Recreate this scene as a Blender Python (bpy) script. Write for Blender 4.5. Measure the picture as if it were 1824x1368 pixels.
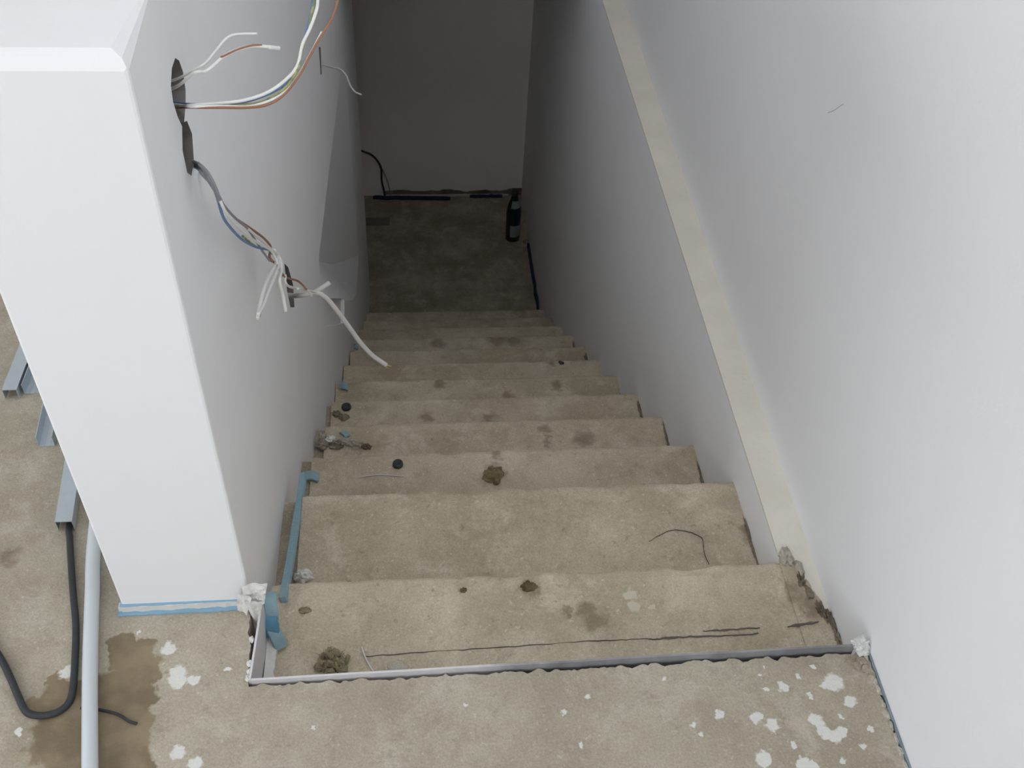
import bpy, bmesh, math, random
from mathutils import Vector, Matrix, noise
for _o in list(bpy.data.objects):
    bpy.data.objects.remove(_o)
SC = bpy.context.scene
COL = SC.collection
R = random.Random(7)

# ------------------------------------------------------------------ camera
F_PX, PITCH, YAW, ROLL, CAM_Z = 1856.77, .7870, .1307, .0678, 1.5201
_fw = Vector((math.sin(YAW)*math.cos(PITCH), math.cos(YAW)*math.cos(PITCH), -math.sin(PITCH)))
_r = Vector((math.cos(YAW), -math.sin(YAW), 0))
_u = _r.cross(_fw)
_r2 = _r*math.cos(ROLL) + _u*math.sin(ROLL)
_u2 = -_r*math.sin(ROLL) + _u*math.cos(ROLL)
cd = bpy.data.cameras.new('camera')
cd.sensor_width = 36
cd.lens = F_PX/1824*36
cd.clip_start = .02
cam = bpy.data.objects.new('camera', cd)
COL.objects.link(cam)
cam.matrix_world = Matrix(((_r2.x, _u2.x, -_fw.x, 0), (_r2.y, _u2.y, -_fw.y, 0), (_r2.z, _u2.z, -_fw.z, CAM_Z), (0, 0, 0, 1)))
SC.camera = cam

# ------------------------------------------------------------------ daylight (overcast sky through the windows and an added roof opening)
w = bpy.data.worlds.new('overcast_sky')
SC.world = w
w.use_nodes = True
w.node_tree.nodes['Background'].inputs[0].default_value = (.885, .94, 1.0, 1)
w.node_tree.nodes['Background'].inputs[1].default_value = 6.0
# window openings of the room: rear wall (behind the camera) and left wall
WIN_REAR = (-2.5, -.15, .75, 2.2)      # x0, x1, z0, z1 in the plane y = REAR_Y
WIN_LEFT = (-.9, 1.8, .85, 2.15)        # y0, y1, z0, z1 in the plane x = LEFT_X
ROOF_FILL = (-.2, .5, .55, 1.45)       # x0, x1, y0, y1: unseen ceiling opening, added for more light on floor and stairs
REAR_Y, LEFT_X, CEIL_Z, FRONT_Y = -2.4, -3.6, 2.55, 3.9


def portal(name, loc, rot, sx, sy):
    l = bpy.data.lights.new(name, 'AREA')
    l.shape = 'RECTANGLE'
    l.size, l.size_y = sx, sy
    l.cycles.is_portal = True
    o = bpy.data.objects.new(name, l)
    o.location, o.rotation_euler = loc, rot
    COL.objects.link(o)


portal('window_portal', ((WIN_REAR[0]+WIN_REAR[1])/2, REAR_Y-.05, (WIN_REAR[2]+WIN_REAR[3])/2), (math.pi/2, 0, 0), WIN_REAR[1]-WIN_REAR[0], WIN_REAR[3]-WIN_REAR[2])
portal('window_portal', (LEFT_X-.05, (WIN_LEFT[0]+WIN_LEFT[1])/2, (WIN_LEFT[2]+WIN_LEFT[3])/2), (math.pi/2, 0, -math.pi/2), WIN_LEFT[1]-WIN_LEFT[0], WIN_LEFT[3]-WIN_LEFT[2])
portal('window_portal', ((ROOF_FILL[0]+ROOF_FILL[1])/2, (ROOF_FILL[2]+ROOF_FILL[3])/2, CEIL_Z+.2), (0, 0, 0), ROOF_FILL[1]-ROOF_FILL[0], ROOF_FILL[3]-ROOF_FILL[2])  # portal of the added roof opening
vs = SC.view_settings
vs.view_transform = 'Standard'
vs.look = 'None'
vs.gamma = 1
vs.use_curve_mapping = False
vs.exposure = -.22
SC.cycles.max_bounces = 10
SC.cycles.diffuse_bounces = 8
SC.cycles.use_denoising = True


# ------------------------------------------------------------------ materials
class NT:
    def __init__(s, name):
        s.m = bpy.data.materials.new(name)
        s.m.use_nodes = True
        s.t = s.m.node_tree
        s.b = s.t.nodes['Principled BSDF']
        s.pos = s.n('ShaderNodeNewGeometry').outputs['Position']

    def n(s, kind, **kw):
        x = s.t.nodes.new(kind)
        for k, v in kw.items():
            setattr(x, k, v)
        return x

    def l(s, a, b):
        s.t.links.new(a, b)

    def noise(s, scale, detail=4, rough=.55, dist=0, vec=None, out='Fac'):
        x = s.n('ShaderNodeTexNoise')
        x.inputs['Scale'].default_value = scale
        x.inputs['Detail'].default_value = detail
        x.inputs['Roughness'].default_value = rough
        x.inputs['Distortion'].default_value = dist
        s.l(vec or s.pos, x.inputs['Vector'])
        return x.outputs[out]

    def ramp(s, fac, a, b, va=0., vb=1.):
        x = s.n('ShaderNodeMapRange', interpolation_type='SMOOTHSTEP')
        for i, v in enumerate((a, b, va, vb)):
            x.inputs[i+1].default_value = v
        s.l(fac, x.inputs[0])
        return x.outputs[0]

    def mix(s, fac, a, b, mode='MIX'):
        x = s.n('ShaderNodeMix', data_type='RGBA', blend_type=mode)
        for inp, v in ((x.inputs['Factor'], fac), (x.inputs['A'], a), (x.inputs['B'], b)):
            if isinstance(v, (int, float)):
                inp.default_value = v
            elif isinstance(v, tuple):
                inp.default_value = v + (1,)
            else:
                s.l(v, inp)
        return x.outputs['Result']

    def math(s, op, a, b=0.):
        x = s.n('ShaderNodeMath', operation=op)
        for inp, v in zip(x.inputs, (a, b)):
            if isinstance(v, (int, float)):
                inp.default_value = v
            else:
                s.l(v, inp)
        return x.outputs[0]

    def vec(s, op, a, b):
        x = s.n('ShaderNodeVectorMath', operation=op)
        for inp, v in zip(x.inputs, (a, b)):
            if isinstance(v, tuple):
                inp.default_value = v
            else:
                s.l(v, inp)
        return x.outputs['Value'] if op == 'DISTANCE' else x.outputs[0]

    def spots(s, lst, wob=.012, wscale=60, soft=.12):
        """mask of blots with wobbly rims; lst = (x, y, z, radius)"""
        nz = s.noise(wscale, 3, out='Color')
        d = s.vec('SUBTRACT', nz, (.5, .5, .5))
        d = s.vec('MULTIPLY', d, (wob*2, wob*2, wob*2))
        p = s.vec('ADD', s.pos, d)
        cur = None
        for (x, y, z, r) in lst:
            v = s.math('DIVIDE', s.vec('DISTANCE', p, (x, y, z)), r)
            cur = v if cur is None else s.math('MINIMUM', cur, v)
        return s.ramp(cur, 1-soft, 1+soft, 1, 0)

    def done(s, col, rough=.8, bump=None, bdist=.002, metal=0., spec=.3):
        for n_, v in (('Base Color', col), ('Roughness', rough), ('Metallic', metal), ('Specular IOR Level', spec)):
            i = s.b.inputs[n_]
            if isinstance(v, tuple):
                i.default_value = v + (1,)
            elif isinstance(v, (int, float)):
                i.default_value = v
            else:
                s.l(v, i)
        if bump is not None:
            x = s.n('ShaderNodeBump')
            x.inputs['Distance'].default_value = bdist
            x.inputs['Strength'].default_value = .8
            s.l(bump, x.inputs['Height'])
            s.l(x.outputs[0], s.b.inputs['Normal'])
        return s.m


def plain(name, col, rough=.7, var=.12, scale=40, metal=0., spec=.3, bd=.0008):
    t = NT(name)
    a = t.noise(scale, 4)
    dark = tuple(c*(1-var) for c in col)
    lite = tuple(min(1, c*(1+var)) for c in col)
    return t.done(t.mix(a, dark, lite), rough, t.noise(scale*3, 3), bd, metal, spec)


def concrete(name, base, dark, lite, paint=(), rust=(), wet=(), wetcol=(.185, .145, .095), paintcol=(.64, .63, .59), speck=.5):
    t = NT(name)
    c = t.mix(t.ramp(t.noise(3.6, 8, .68), .36, .66), dark, base)
    c = t.mix(t.ramp(t.noise(9.5, 8, .7, .3), .47, .70, 0, .75), c, lite)
    c = t.mix(t.ramp(t.noise(6.0, 7, .72, .4), .55, .74, 0, .6), c, tuple(v*.74 for v in dark))
    c = t.mix(t.ramp(t.noise(26, 6, .75), .54, .72, 0, .5), c, tuple(v*.70 for v in dark))
    c = t.mix(t.ramp(t.noise(60, 4, .7), .60, .72, 0, speck), c, tuple(v*.5 for v in dark))
    c = t.mix(t.ramp(t.noise(110, 3, .6), .60, .74, 0, .5), c, tuple(min(1, v*1.18) for v in lite))
    g = t.ramp(t.noise(260, 3, .7), .25, .75, .86, 1.12)
    gm = t.n('ShaderNodeVectorMath', operation='SCALE')
    t.l(c, gm.inputs[0])
    t.l(g, gm.inputs['Scale'])
    c = gm.outputs[0]
    if wet:
        c = t.mix(t.spots(wet, .035, 26, .1), c, t.mix(t.ramp(t.noise(16, 5), .35, .65), wetcol, tuple(v*1.45 for v in wetcol)))
    if rust:
        c = t.mix(t.math('MULTIPLY', t.spots(rust, .03, 40, .6), .5), c, (.12, .075, .04))
    if paint:
        c = t.mix(t.spots([(x, y, z, r_*.88) for x, y, z, r_ in paint], .011, 85, .2), c, paintcol)
    h = t.math('ADD', t.noise(25, 6, .7), t.math('MULTIPLY', t.noise(160, 3), .35))
    return t.done(c, .92, h, .0028, spec=.15)


M = {}
t = NT('wall_paint')
c = t.mix(t.ramp(t.noise(1.6, 4), .3, .7), (.79, .785, .79), (.82, .815, .82))
M['wall'] = t.done(c, .75, t.noise(90, 3), .0005, spec=.25)
t = NT('partition_paint')
c = t.mix(t.ramp(t.noise(2.2, 4), .3, .7), (.80, .795, .80), (.82, .815, .82))
M['partition'] = t.done(c, .6, t.noise(60, 3), .0005, spec=.3)
t = NT('basement_plaster')
c = t.mix(t.ramp(t.noise(1.3, 5), .3, .7), (.82, .79, .765), (.87, .84, .815))
M['basement'] = t.done(c, .85, t.noise(70, 4), .001, spec=.15)
t = NT('ledge_cream')
c = t.mix(t.ramp(t.noise(9, 5), .35, .7), (.68, .645, .56), (.73, .695, .61))
c = t.mix(t.ramp(t.noise(14, 4, dist=.8), .66, .72, 0, .7), c, (.72, .71, .68))
M['ledge'] = t.done(c, .8, t.noise(60, 4), .001)
M['ceiling'] = plain('ceiling_paint', (.86, .86, .86), .8, .02, 5)
paint = [(.666, .801, 0, .017), (.655, .797, 0, .012), (.683, .766, 0, .012), (.618, .736, 0, .013), (.626, .716, 0, .013), (.640, .709, 0, .012), (.655, .716, 0, .009),
         (.545, .733, 0, .012), (.521, .746, 0, .010), (.528, .750, 0, .008), (.576, .669, 0, .012), (.59, .664, 0, .009), (.581, .799, 0, .010), (.517, .680, 0, .014), (.465, .757, 0, .009),
         (.61, .815, 0, .005), (.64, .83, 0, .005), (.55, .795, 0, .006), (.62, .78, 0, .006), (.42, .742, 0, .006), (.43, .728, 0, .005), (.70, .72, 0, .006), (.68, .69, 0, .007), (.64, .67, 0, .006),
         (.61, .655, 0, .006), (.57, .70, 0, .005), (.39, .82, 0, .005), (.55, .82, 0, .004), (.56, .835, 0, .003), (.66, .74, 0, .004), (.26, .80, 0, .007), (.24, .72, 0, .006), (.22, .775, 0, .006),
         (-.408, .921, 0, .014), (-.389, .877, 0, .015), (-.385, .862, 0, .015), (-.362, .862, 0, .011), (-.368, .744, 0, .013), (-.341, .725, 0, .012), (-.17, .77, 0, .005), (.066, .798, 0, .004), (-.31, .88, 0, .005), (-.46, .955, 0, .004),
         (-.61, .79, 0, .007), (-.56, .888, 0, .012)]
wet = [(-.482, .925, 0, .022), (-.462, .905, 0, .035), (-.44, .875, 0, .032), (-.46, .84, 0, .045), (-.45, .79, 0, .045), (-.45, .73, 0, .045), (-.51, .83, 0, .06), (-.55, .835, 0, .045), (-.53, .78, 0, .06), (-.49, .72, 0, .06), (-.48, .66, 0, .06), (-.605, .83, 0, .015), (-.57, .87, 0, .014), (-.63, .70, 0, .01)]
M['screed'] = concrete('screed', (.425, .378, .30), (.33, .288, .22), (.485, .44, .36), paint=paint, wet=wet, rust=[(-.707, 1.108, 0, .018)], speck=.3)
rust = [(.198, 1.072, -.095, .016), (.204, 1.058, -.095, .012), (.077, 1.07, -.095, .008), (.261, 1.015, -.095, .008), (.30, 1.02, -.095, .018), (.31, 1.0, -.095, .022), (.344, 1.90, -.579, .016), (.35, 1.87, -.579, .01), (.347, 1.85, -.579, .012), (.68, 1.25, -.206, .018), (.69, 1.03, -.095, .02), (.715, 1.0, -.095, .022),
        (.177, 1.584, -.393, .028), (.19, 1.60, -.393, .02), (.19, 1.655, -.393, .016), (.08, 2.45, -.952, .02), (.03, 2.13, -.765, .018), (.30, 2.39, -.952, .02), (.50, 2.73, -1.138, .018), (.35, 3.26, -1.511, .04), (.42, 3.25, -1.511, .03), (.1, 3.25, -1.511, .03),
        (.45, 1.86, -.579, .03), (.47, 2.43, -.952, .02), (.22, 2.12, -.765, .02)]
M['stair'] = concrete('stair_concrete', (.545, .475, .362), (.405, .342, .248), (.63, .562, .445), rust=rust, paint=[(.382, 1.045, -.095, .014), (.385, 1.02, -.095, .013), (.42, 1.02, -.095, .007), (.24, 1.09, -.095, .006), (.17, .99, -.095, .004)], paintcol=(.56, .52, .42))
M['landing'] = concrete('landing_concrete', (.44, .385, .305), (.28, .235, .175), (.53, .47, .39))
M['mortar'] = concrete('rough_mortar', (.27, .23, .17), (.15, .12, .085), (.36, .315, .245))
M['mortar_pale'] = concrete('pale_mortar', (.47, .44, .37), (.38, .345, .28), (.56, .53, .46))
M['plaster_lump'] = plain('plaster', (.66, .65, .61), .9, .1, 50, bd=.003)
M['galv'] = plain('galvanised_steel', (.60, .66, .71), .42, .1, 25, .85, .5)
t = NT('edge_profile_metal')
c = t.mix(t.ramp(t.noise(9, 4), .42, .62), (.22, .22, .23), (.30, .30, .31))
xs = t.n('ShaderNodeSeparateXYZ')
t.l(t.pos, xs.inputs[0])
fx = t.math('ADD', xs.outputs[0], t.math('MULTIPLY', t.noise(18, 4), .25))
c = t.mix(t.ramp(fx, .16, .34, 1, 0), c, (.62, .60, .61))       # plaster smeared over the left part
M['profile'] = t.done(c, .6, t.noise(60, 4), .002, .15)
M['pvc'] = plain('grey_conduit', (.57, .60, .62), .4, .04, 20, spec=.4)
M['rubber'] = plain('black_rubber', (.035, .037, .04), .55, .2, 60)
M['foam'] = plain('blue_foam', (.25, .37, .42), .8, .14, 55, bd=.0015)
M['foam_d'] = plain('deep_blue_foam', (.10, .24, .34), .8, .15, 50, bd=.0015)
M['foam_g'] = plain('grey_blue_foam', (.20, .25, .28), .8, .3, 60, bd=.0015)
M['foam_n'] = plain('navy_foam', (.018, .04, .075), .8, .15, 40)
M['blue_line'] = plain('blue_tape', (.24, .40, .53), .6, .15, 60)
M['paper'] = plain('paper', (.66, .645, .61), .8, .06, 60)
M['plastic'] = plain('milky_film', (.60, .59, .57), .4, .06, 60)
M['w_white'] = plain('white_insulation', (.76, .75, .72), .4, .04, 60)
M['w_grey'] = plain('grey_insulation', (.26, .26, .28), .45, .06, 60)
M['w_blue'] = plain('blue_insulation', (.13, .22, .38), .4, .06, 60)
M['w_brown'] = plain('brown_insulation', (.31, .15, .09), .4, .08, 60)
t = NT('green_yellow_insulation')
wv = t.n('ShaderNodeTexNoise')
wv.inputs['Scale'].default_value = 70
t.l(t.pos, wv.inputs['Vector'])
M['w_green'] = t.done(t.mix(t.ramp(wv.outputs['Fac'], .46, .54), (.40, .39, .17), (.20, .26, .13)), .45)
M['w_sheath'] = plain('grey_sheath', (.62, .60, .57), .5, .04, 60)
M['copper'] = plain('bare_wire', (.75, .62, .25), .3, .05, 60, .6)
M['hole'] = plain('hollow_grey', (.20, .185, .175), .9, .25, 50)
M['dirt'] = concrete('dry_dirt', (.20, .155, .09), (.10, .075, .04), (.30, .25, .15))
M['moss'] = plain('moss_dirt', (.29, .25, .155), .95, .55, 120, bd=.004)
M['cap'] = plain('dark_cap', (.045, .047, .05), .5, .25, 80)
M['wood'] = plain('grey_wood', (.22, .19, .15), .85, .2, 30)
M['glass'] = plain('dark_green_glass', (.008, .022, .014), .12, .1, 10, spec=.6)
M['label'] = plain('bottle_label', (.27, .30, .31), .6, .08, 60)
M['crack'] = plain('dark_crack', (.13, .115, .10), .9, .3, 60)


# ------------------------------------------------------------------ mesh helpers
def obj(name, bm, m, parent=None, smooth=False):
    me = bpy.data.meshes.new(name)
    bmesh.ops.recalc_face_normals(bm, faces=bm.faces)
    if smooth:
        for f in bm.faces:
            f.smooth = True
    bm.to_mesh(me)
    bm.free()
    me.materials.append(M[m])
    o = bpy.data.objects.new(name, me)
    COL.objects.link(o)
    o.parent = parent
    return o


def struct(name, bm, m, label=None, parent=None):
    o = obj(name, bm, m, parent)
    if parent is None:
        o['kind'] = 'structure'
        if label:
            o['label'] = label
    return o


def tag(o, label, cat, group=None):
    o['label'], o['category'] = label, cat
    if group:
        o['group'] = group
    return o


def thing(name, loc, label, cat, group=None):
    o = bpy.data.objects.new(name, None)
    o.location = loc
    o.empty_display_size = .02
    COL.objects.link(o)
    return tag(o, label, cat, group)


def part(o, root):
    """keep world position when parented to an Empty that stands at the thing's base"""
    o.parent = root
    o.matrix_parent_inverse = Matrix.Translation(-Vector(root.location))
    return o


def box(bm, x0, x1, y0, y1, z0, z1):
    v = [bm.verts.new(p) for p in ((x0, y0, z0), (x1, y0, z0), (x1, y1, z0), (x0, y1, z0), (x0, y0, z1), (x1, y0, z1), (x1, y1, z1), (x0, y1, z1))]
    for f in ((3, 2, 1, 0), (4, 5, 6, 7), (0, 1, 5, 4), (1, 2, 6, 5), (2, 3, 7, 6), (3, 0, 4, 7)):
        bm.faces.new([v[i] for i in f])
    return bm


def bx(*a):
    return box(bmesh.new(), *a)


def prism(bm, pts, z0, z1):
    """horizontal polygon (x, y) extruded from z0 to z1"""
    lo = [bm.verts.new((p[0], p[1], z0)) for p in pts]
    hi = [bm.verts.new((p[0], p[1], z1)) for p in pts]
    bm.faces.new(lo[::-1])
    bm.faces.new(hi)
    n = len(pts)
    for i in range(n):
        bm.faces.new((lo[i], lo[(i+1) % n], hi[(i+1) % n], hi[i]))
    return bm


def smooth_path(pts, n=6):
    P = [Vector(p) for p in pts]
    if len(P) < 3:
        return P
    out = []
    for i in range(len(P)-1):
        p0, p1, p2, p3 = P[max(i-1, 0)], P[i], P[i+1], P[min(i+2, len(P)-1)]
        for k in range(n):
            t_ = k/n
            out.append(.5*((2*p1)+(p2-p0)*t_+(2*p0-5*p1+4*p2-p3)*t_*t_+(3*p1-p0-3*p2+p3)*t_**3))
    out.append(P[-1])
    return out


def tube(bm, pts, r, seg=8, n=6, cap=True, r1=None):
    P = smooth_path(pts, n)
    rings = []
    up = Vector((.3, .2, 1)).normalized()
    for i, p in enumerate(P):
        d = (P[min(i+1, len(P)-1)]-P[max(i-1, 0)]).normalized()
        a = d.cross(up)
        if a.length < 1e-4:
            a = d.cross(Vector((1, 0, 0)))
        a.normalize()
        b = d.cross(a)
        up = -b if b.dot(up) < 0 else b
        a = d.cross(up).normalized()
        rr = r if r1 is None else r+(r1-r)*i/(len(P)-1)
        rings.append([bm.verts.new(p+(a*math.cos(2*math.pi*k/seg)+up*math.sin(2*math.pi*k/seg))*rr) for k in range(seg)])
    for A, B in zip(rings, rings[1:]):
        for k in range(seg):
            bm.faces.new((A[k], A[(k+1) % seg], B[(k+1) % seg], B[k]))
    if cap:
        bm.faces.new(rings[0][::-1])
        bm.faces.new(rings[-1])
    return bm


def lathe(bm, prof, c, seg=28, a0=0., a1=2*math.pi):
    full = abs(a1-a0-2*math.pi) < 1e-6
    n = seg if full else seg+1
    rings = [[bm.verts.new((c[0]+r*math.cos(a0+(a1-a0)*k/seg), c[1]+r*math.sin(a0+(a1-a0)*k/seg), c[2]+z)) for k in range(n)] for r, z in prof]
    for A, B in zip(rings, rings[1:]):
        for k in range(n if full else n-1):
            bm.faces.new((A[k], A[(k+1) % n], B[(k+1) % n], B[k]))
    if full:
        bm.faces.new(rings[0][::-1])
        bm.faces.new(rings[-1])
    return bm


def blob(bm, c, rx, ry, rz, rough=.35, sub=2, seed=0, freq=2.2):
    r = bmesh.ops.create_icosphere(bm, subdivisions=sub, radius=1)
    off = Vector((seed*3.17, seed*1.31, seed*.77))
    for v in r['verts']:
        p = v.co.copy()
        k = 1+rough*noise.fractal(p*freq+off, 1., 2., 3)
        v.co = Vector((c[0]+p.x*rx*k, c[1]+p.y*ry*k, max(c[2]-.003, c[2]+p.z*rz*k)))
    return bm


def ragged(x0, y0, x1, y1, n, amp, seed):
    """points from (x0,y0) to (x1,y1) whose line crumbles sideways by amp"""
    dx, dy = x1-x0, y1-y0
    L = math.hypot(dx, dy)
    nx, ny = -dy/L, dx/L
    out = []
    for i in range(n+1):
        s = i/n
        d = amp*noise.fractal(Vector((s*L*70, seed, .3)), 1., 2., 4)
        if i in (0, n):
            d = 0
        out.append((x0+dx*s+nx*d, y0+dy*s+ny*d))
    return out


def cut(target, cutters):
    for cobj in cutters:
        md = target.modifiers.new('cut', 'BOOLEAN')
        md.operation = 'DIFFERENCE'
        md.solver = 'EXACT'
        md.object = cobj
    dg = bpy.context.evaluated_depsgraph_get()
    me = bpy.data.meshes.new_from_object(target.evaluated_get(dg))
    target.modifiers.clear()
    target.data = me
    for cobj in cutters:
        bpy.data.objects.remove(cobj)


# ------------------------------------------------------------------ room shell
def wx(y):       # face of the left stair wall
    return -.282+.0138*max(0, y-1.2)


def ux(y):       # face of the upper right wall
    return .744+.0055*(y-1)


Y_P, H_P, X_PL = .997, .993, -.492     # half wall: near end, height, room side
Z_L = -2.2247                          # landing level
Y_B = 5.35                             # landing back wall

# screed floor with crumbling edge along the metal profile
pts = [(LEFT_X, REAR_Y), (.736, REAR_Y)]
pts += ragged(.736, .40, .737, .842, 40, .004, 3.1)
pts += ragged(.733, .8505, -.262, .8465, 220, .006, 9.2)[0:]
pts += ragged(-.274, .846, -.286, .992, 30, .004, 5.5)
pts += [(-.30, 1.02), (X_PL+.02, 1.02), (X_PL+.02, 4.9), (LEFT_X, 4.9)]
struct('floor', prism(bmesh.new(), pts, -.094, 0), 'screed', 'bare grey screed floor with paint splashes at the top of the stairs')
struct('floor_slab', prism(bmesh.new(), [(LEFT_X, REAR_Y), (.9, REAR_Y), (.9, .852), (-.29, .852), (-.29, 1.05), (X_PL+.03, 1.05), (X_PL+.03, 4.9), (LEFT_X, 4.9)], -.30, -.095), 'stair', 'concrete slab under the screed floor')

# left stair wall that rises into a half wall
bm = bmesh.new()
ys = [Y_P, 1.2, 4.45]
poly = [(wx(y), y) for y in ys] + [(X_PL, 4.45), (X_PL, Y_P)]
prism(bm, poly, -2.6, H_P)
bm.edges.ensure_lookup_table()
ed = [e for e in bm.edges if all(abs(v.co.z-H_P) < 1e-6 for v in e.verts)]
bmesh.ops.bevel(bm, geom=ed, offset=.017, segments=2, profile=.5, affect='EDGES')
ed = [e for e in bm.edges if abs(e.verts[0].co.z-e.verts[1].co.z) > 1 and all(abs(v.co.y-Y_P) < 1e-4 for v in e.verts)]
bmesh.ops.bevel(bm, geom=ed, offset=.004, segments=2, profile=.5, affect='EDGES')
wall_left = struct('wall_left', bm, 'partition', 'white plastered half wall along the left of the stairs')


def wall_cutter(pts, d0, d1=None, ya=0, yb=1):
    """cutter prism through the left wall face: (y, z) outline, depth may taper from ya to yb"""
    b = bmesh.new()
    fr = [b.verts.new((wx(y)+.02, y, z)) for y, z in pts]
    bk = []
    for y, z in pts:
        d = d0 if d1 is None else d0+(d1-d0)*min(1, max(0, (y-ya)/(yb-ya)))
        bk.append(b.verts.new((wx(y)-d, y, z)))
    n = len(pts)
    bmesh.ops.triangle_fill(b, edges=[b.edges.new((fr[i], fr[(i+1) % n])) for i in range(n)], use_beauty=True)
    bmesh.ops.triangle_fill(b, edges=[b.edges.new((bk[i], bk[(i+1) % n])) for i in range(n)], use_beauty=True)
    for i in range(n):
        b.faces.new((fr[i], fr[(i+1) % n], bk[(i+1) % n], bk[i]))
    return obj('cutter', b, 'hole')


def recess_cutter(st):
    b = bmesh.new()
    rows = []
    for y, zt, zb, d in st:
        k_ = min(.18, (zt-zb)*.45)
        rows.append([b.verts.new(p_) for p_ in ((wx(y)+.03, y, zt), (wx(y)-d, y, zt), (wx(y)-d, y, zb+k_), (wx(y)+.0005, y, zb-.01), (wx(y)+.03, y, zb-.02))])
    for A, B in zip(rows, rows[1:]):
        for j in range(5):
            b.faces.new((A[j], A[(j+1) % 5], B[(j+1) % 5], B[j]))
    b.faces.new(rows[0])
    b.faces.new(rows[-1][::-1])
    return obj('cutter', b, 'hole')


H1 = [(1.206, .880), (1.222, .868), (1.231, .848), (1.226, .825), (1.211, .812), (1.187, .803), (1.172, .806), (1.160, .826), (1.152, .851), (1.157, .870), (1.179, .881)]
H2 = [(1.172, .806), (1.187, .803), (1.203, .795), (1.216, .768), (1.199, .740), (1.169, .735), (1.151, .752), (1.150, .785)]
H3 = [(1.789, .095), (1.832, .050), (1.868, -.030), (1.845, -.078), (1.790, -.030), (1.775, .030)]
H4 = [(2.892, .022), (2.945, -.006), (2.908, -.075), (2.870, -.055)]
REC = [(2.372, -.354, -.50, .05), (2.40, -.357, -.525, .055), (2.75, -.384, -.825, .075), (3.10, -.411, -1.125, .085), (3.34, -.43, -1.33, .07), (3.54, -.445, -1.47, .04), (3.85, -.50, -1.68, -.002)]   # y, top, bottom, depth
REC2 = [(2.372, -.50), (3.00, -1.04), (2.93, -1.10), (2.40, -.64)]
cut(wall_left, [wall_cutter(H1, .05), wall_cutter(H2, .045), wall_cutter(H3, .05), wall_cutter(H4, .05), recess_cutter(REC), wall_cutter(REC2, .014)])
# raw grey core inside the holes
me = wall_left.data
if M['hole'].name not in me.materials:
    me.materials.append(M['hole'])
hi_ = [i for i, m_ in enumerate(me.materials) if m_ == M['hole']][0]
for p_ in me.polygons:
    c3 = p_.center
    inside = c3.x < wx(c3.y)-.0012 and c3.x > wx(c3.y)-.06 and (1.1 < c3.y < 1.3 or 1.7 < c3.y < 1.9 or 2.85 < c3.y < 2.96) and -.2 < c3.z < .9 and p_.area < .02
    p_.material_index = hi_ if inside else 0
# back of the holes (added dark sheets, the hollow's shade put into their colour)
for nm, hp, d in (('hole_shade', H1, .047), ('hole_shade', H2, .042), ('hole_shade', H3, .047), ('hole_shade', H4, .047)):
    cy, cz = sum(p[0] for p in hp)/len(hp), sum(p[1] for p in hp)/len(hp)
    b = bmesh.new()
    f_ = [b.verts.new((wx(y)-d, cy+(y-cy)*.98, cz+(z-cz)*.98)) for y, z in hp]
    k_ = [b.verts.new((wx(y)-d-.006, cy+(y-cy)*.98, cz+(z-cz)*.98)) for y, z in hp]
    b.faces.new(f_)
    b.faces.new(k_[::-1])
    for i in range(len(hp)):
        b.faces.new((f_[i], f_[(i+1) % len(hp)], k_[(i+1) % len(hp)], k_[i]))
    obj(nm, b, 'hole', wall_left)
# foot of the half wall: crumbly plaster edge between two blue lines
b = prism(bmesh.new(), ragged(X_PL-.004, Y_P-.006, -.305, Y_P-.004, 40, .002, 2.2)+[(-.305, Y_P+.004), (X_PL-.004, Y_P+.004)], .004, .017)
obj('plaster_foot', b, 'plaster_lump', wall_left)
obj('blue_edge', prism(bmesh.new(), ragged(X_PL-.006, Y_P-.012, -.30, Y_P-.010, 40, .0018, 4.2)+[(-.30, Y_P), (X_PL-.006, Y_P)], .0005, .004), 'blue_line', wall_left)
obj('blue_edge', prism(bmesh.new(), ragged(X_PL-.002, Y_P-.0045, -.305, Y_P-.003, 30, .001, 6.2)+[(-.305, Y_P+.002), (X_PL-.002, Y_P+.002)], .017, .0185), 'blue_line', wall_left)
obj('blue_edge', bx(X_PL-.006, X_PL, Y_P-.008, Y_P+.12, .0005, .007), 'blue_line', wall_left)

# right side: thick lower stair wall with its ledge, upper wall set back
struct('wall_right_lower', bx(.681, .95, .86, Y_B+.1, -2.6, -.0975), 'wall', 'pale lower stair wall on the right below the ledge')
pl = [(.6805, 1.118), (.699, 1.128), (.705, 1.10), (.713, 1.06), (.722, 1.02), (.730, .992), (.752, .985), (.80, .985), (.80, FRONT_Y), (.6805, FRONT_Y)]
b = prism(bmesh.new(), pl, -.099, -.0935)
struct('trim_1', b, 'ledge', 'long cream ledge on the right wall above the stairs')
b = prism(bmesh.new(), [(ux(REAR_Y), REAR_Y), (ux(FRONT_Y), FRONT_Y), (.95, FRONT_Y), (.95, REAR_Y)], -.097, CEIL_Z)
struct('wall_right', b, 'wall', 'tall plain white wall on the right of the stairs')
# scratch on the right wall
s_ = tube(bmesh.new(), [(ux(1.6)-.0002, 1.605, .567), (ux(1.58)-.0002, 1.585, .583), (ux(1.56)-.0002, 1.556, .613)], .0005, 5)
obj('scratch', s_, 'mortar_pale', bpy.data.objects['wall_right'])

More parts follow.
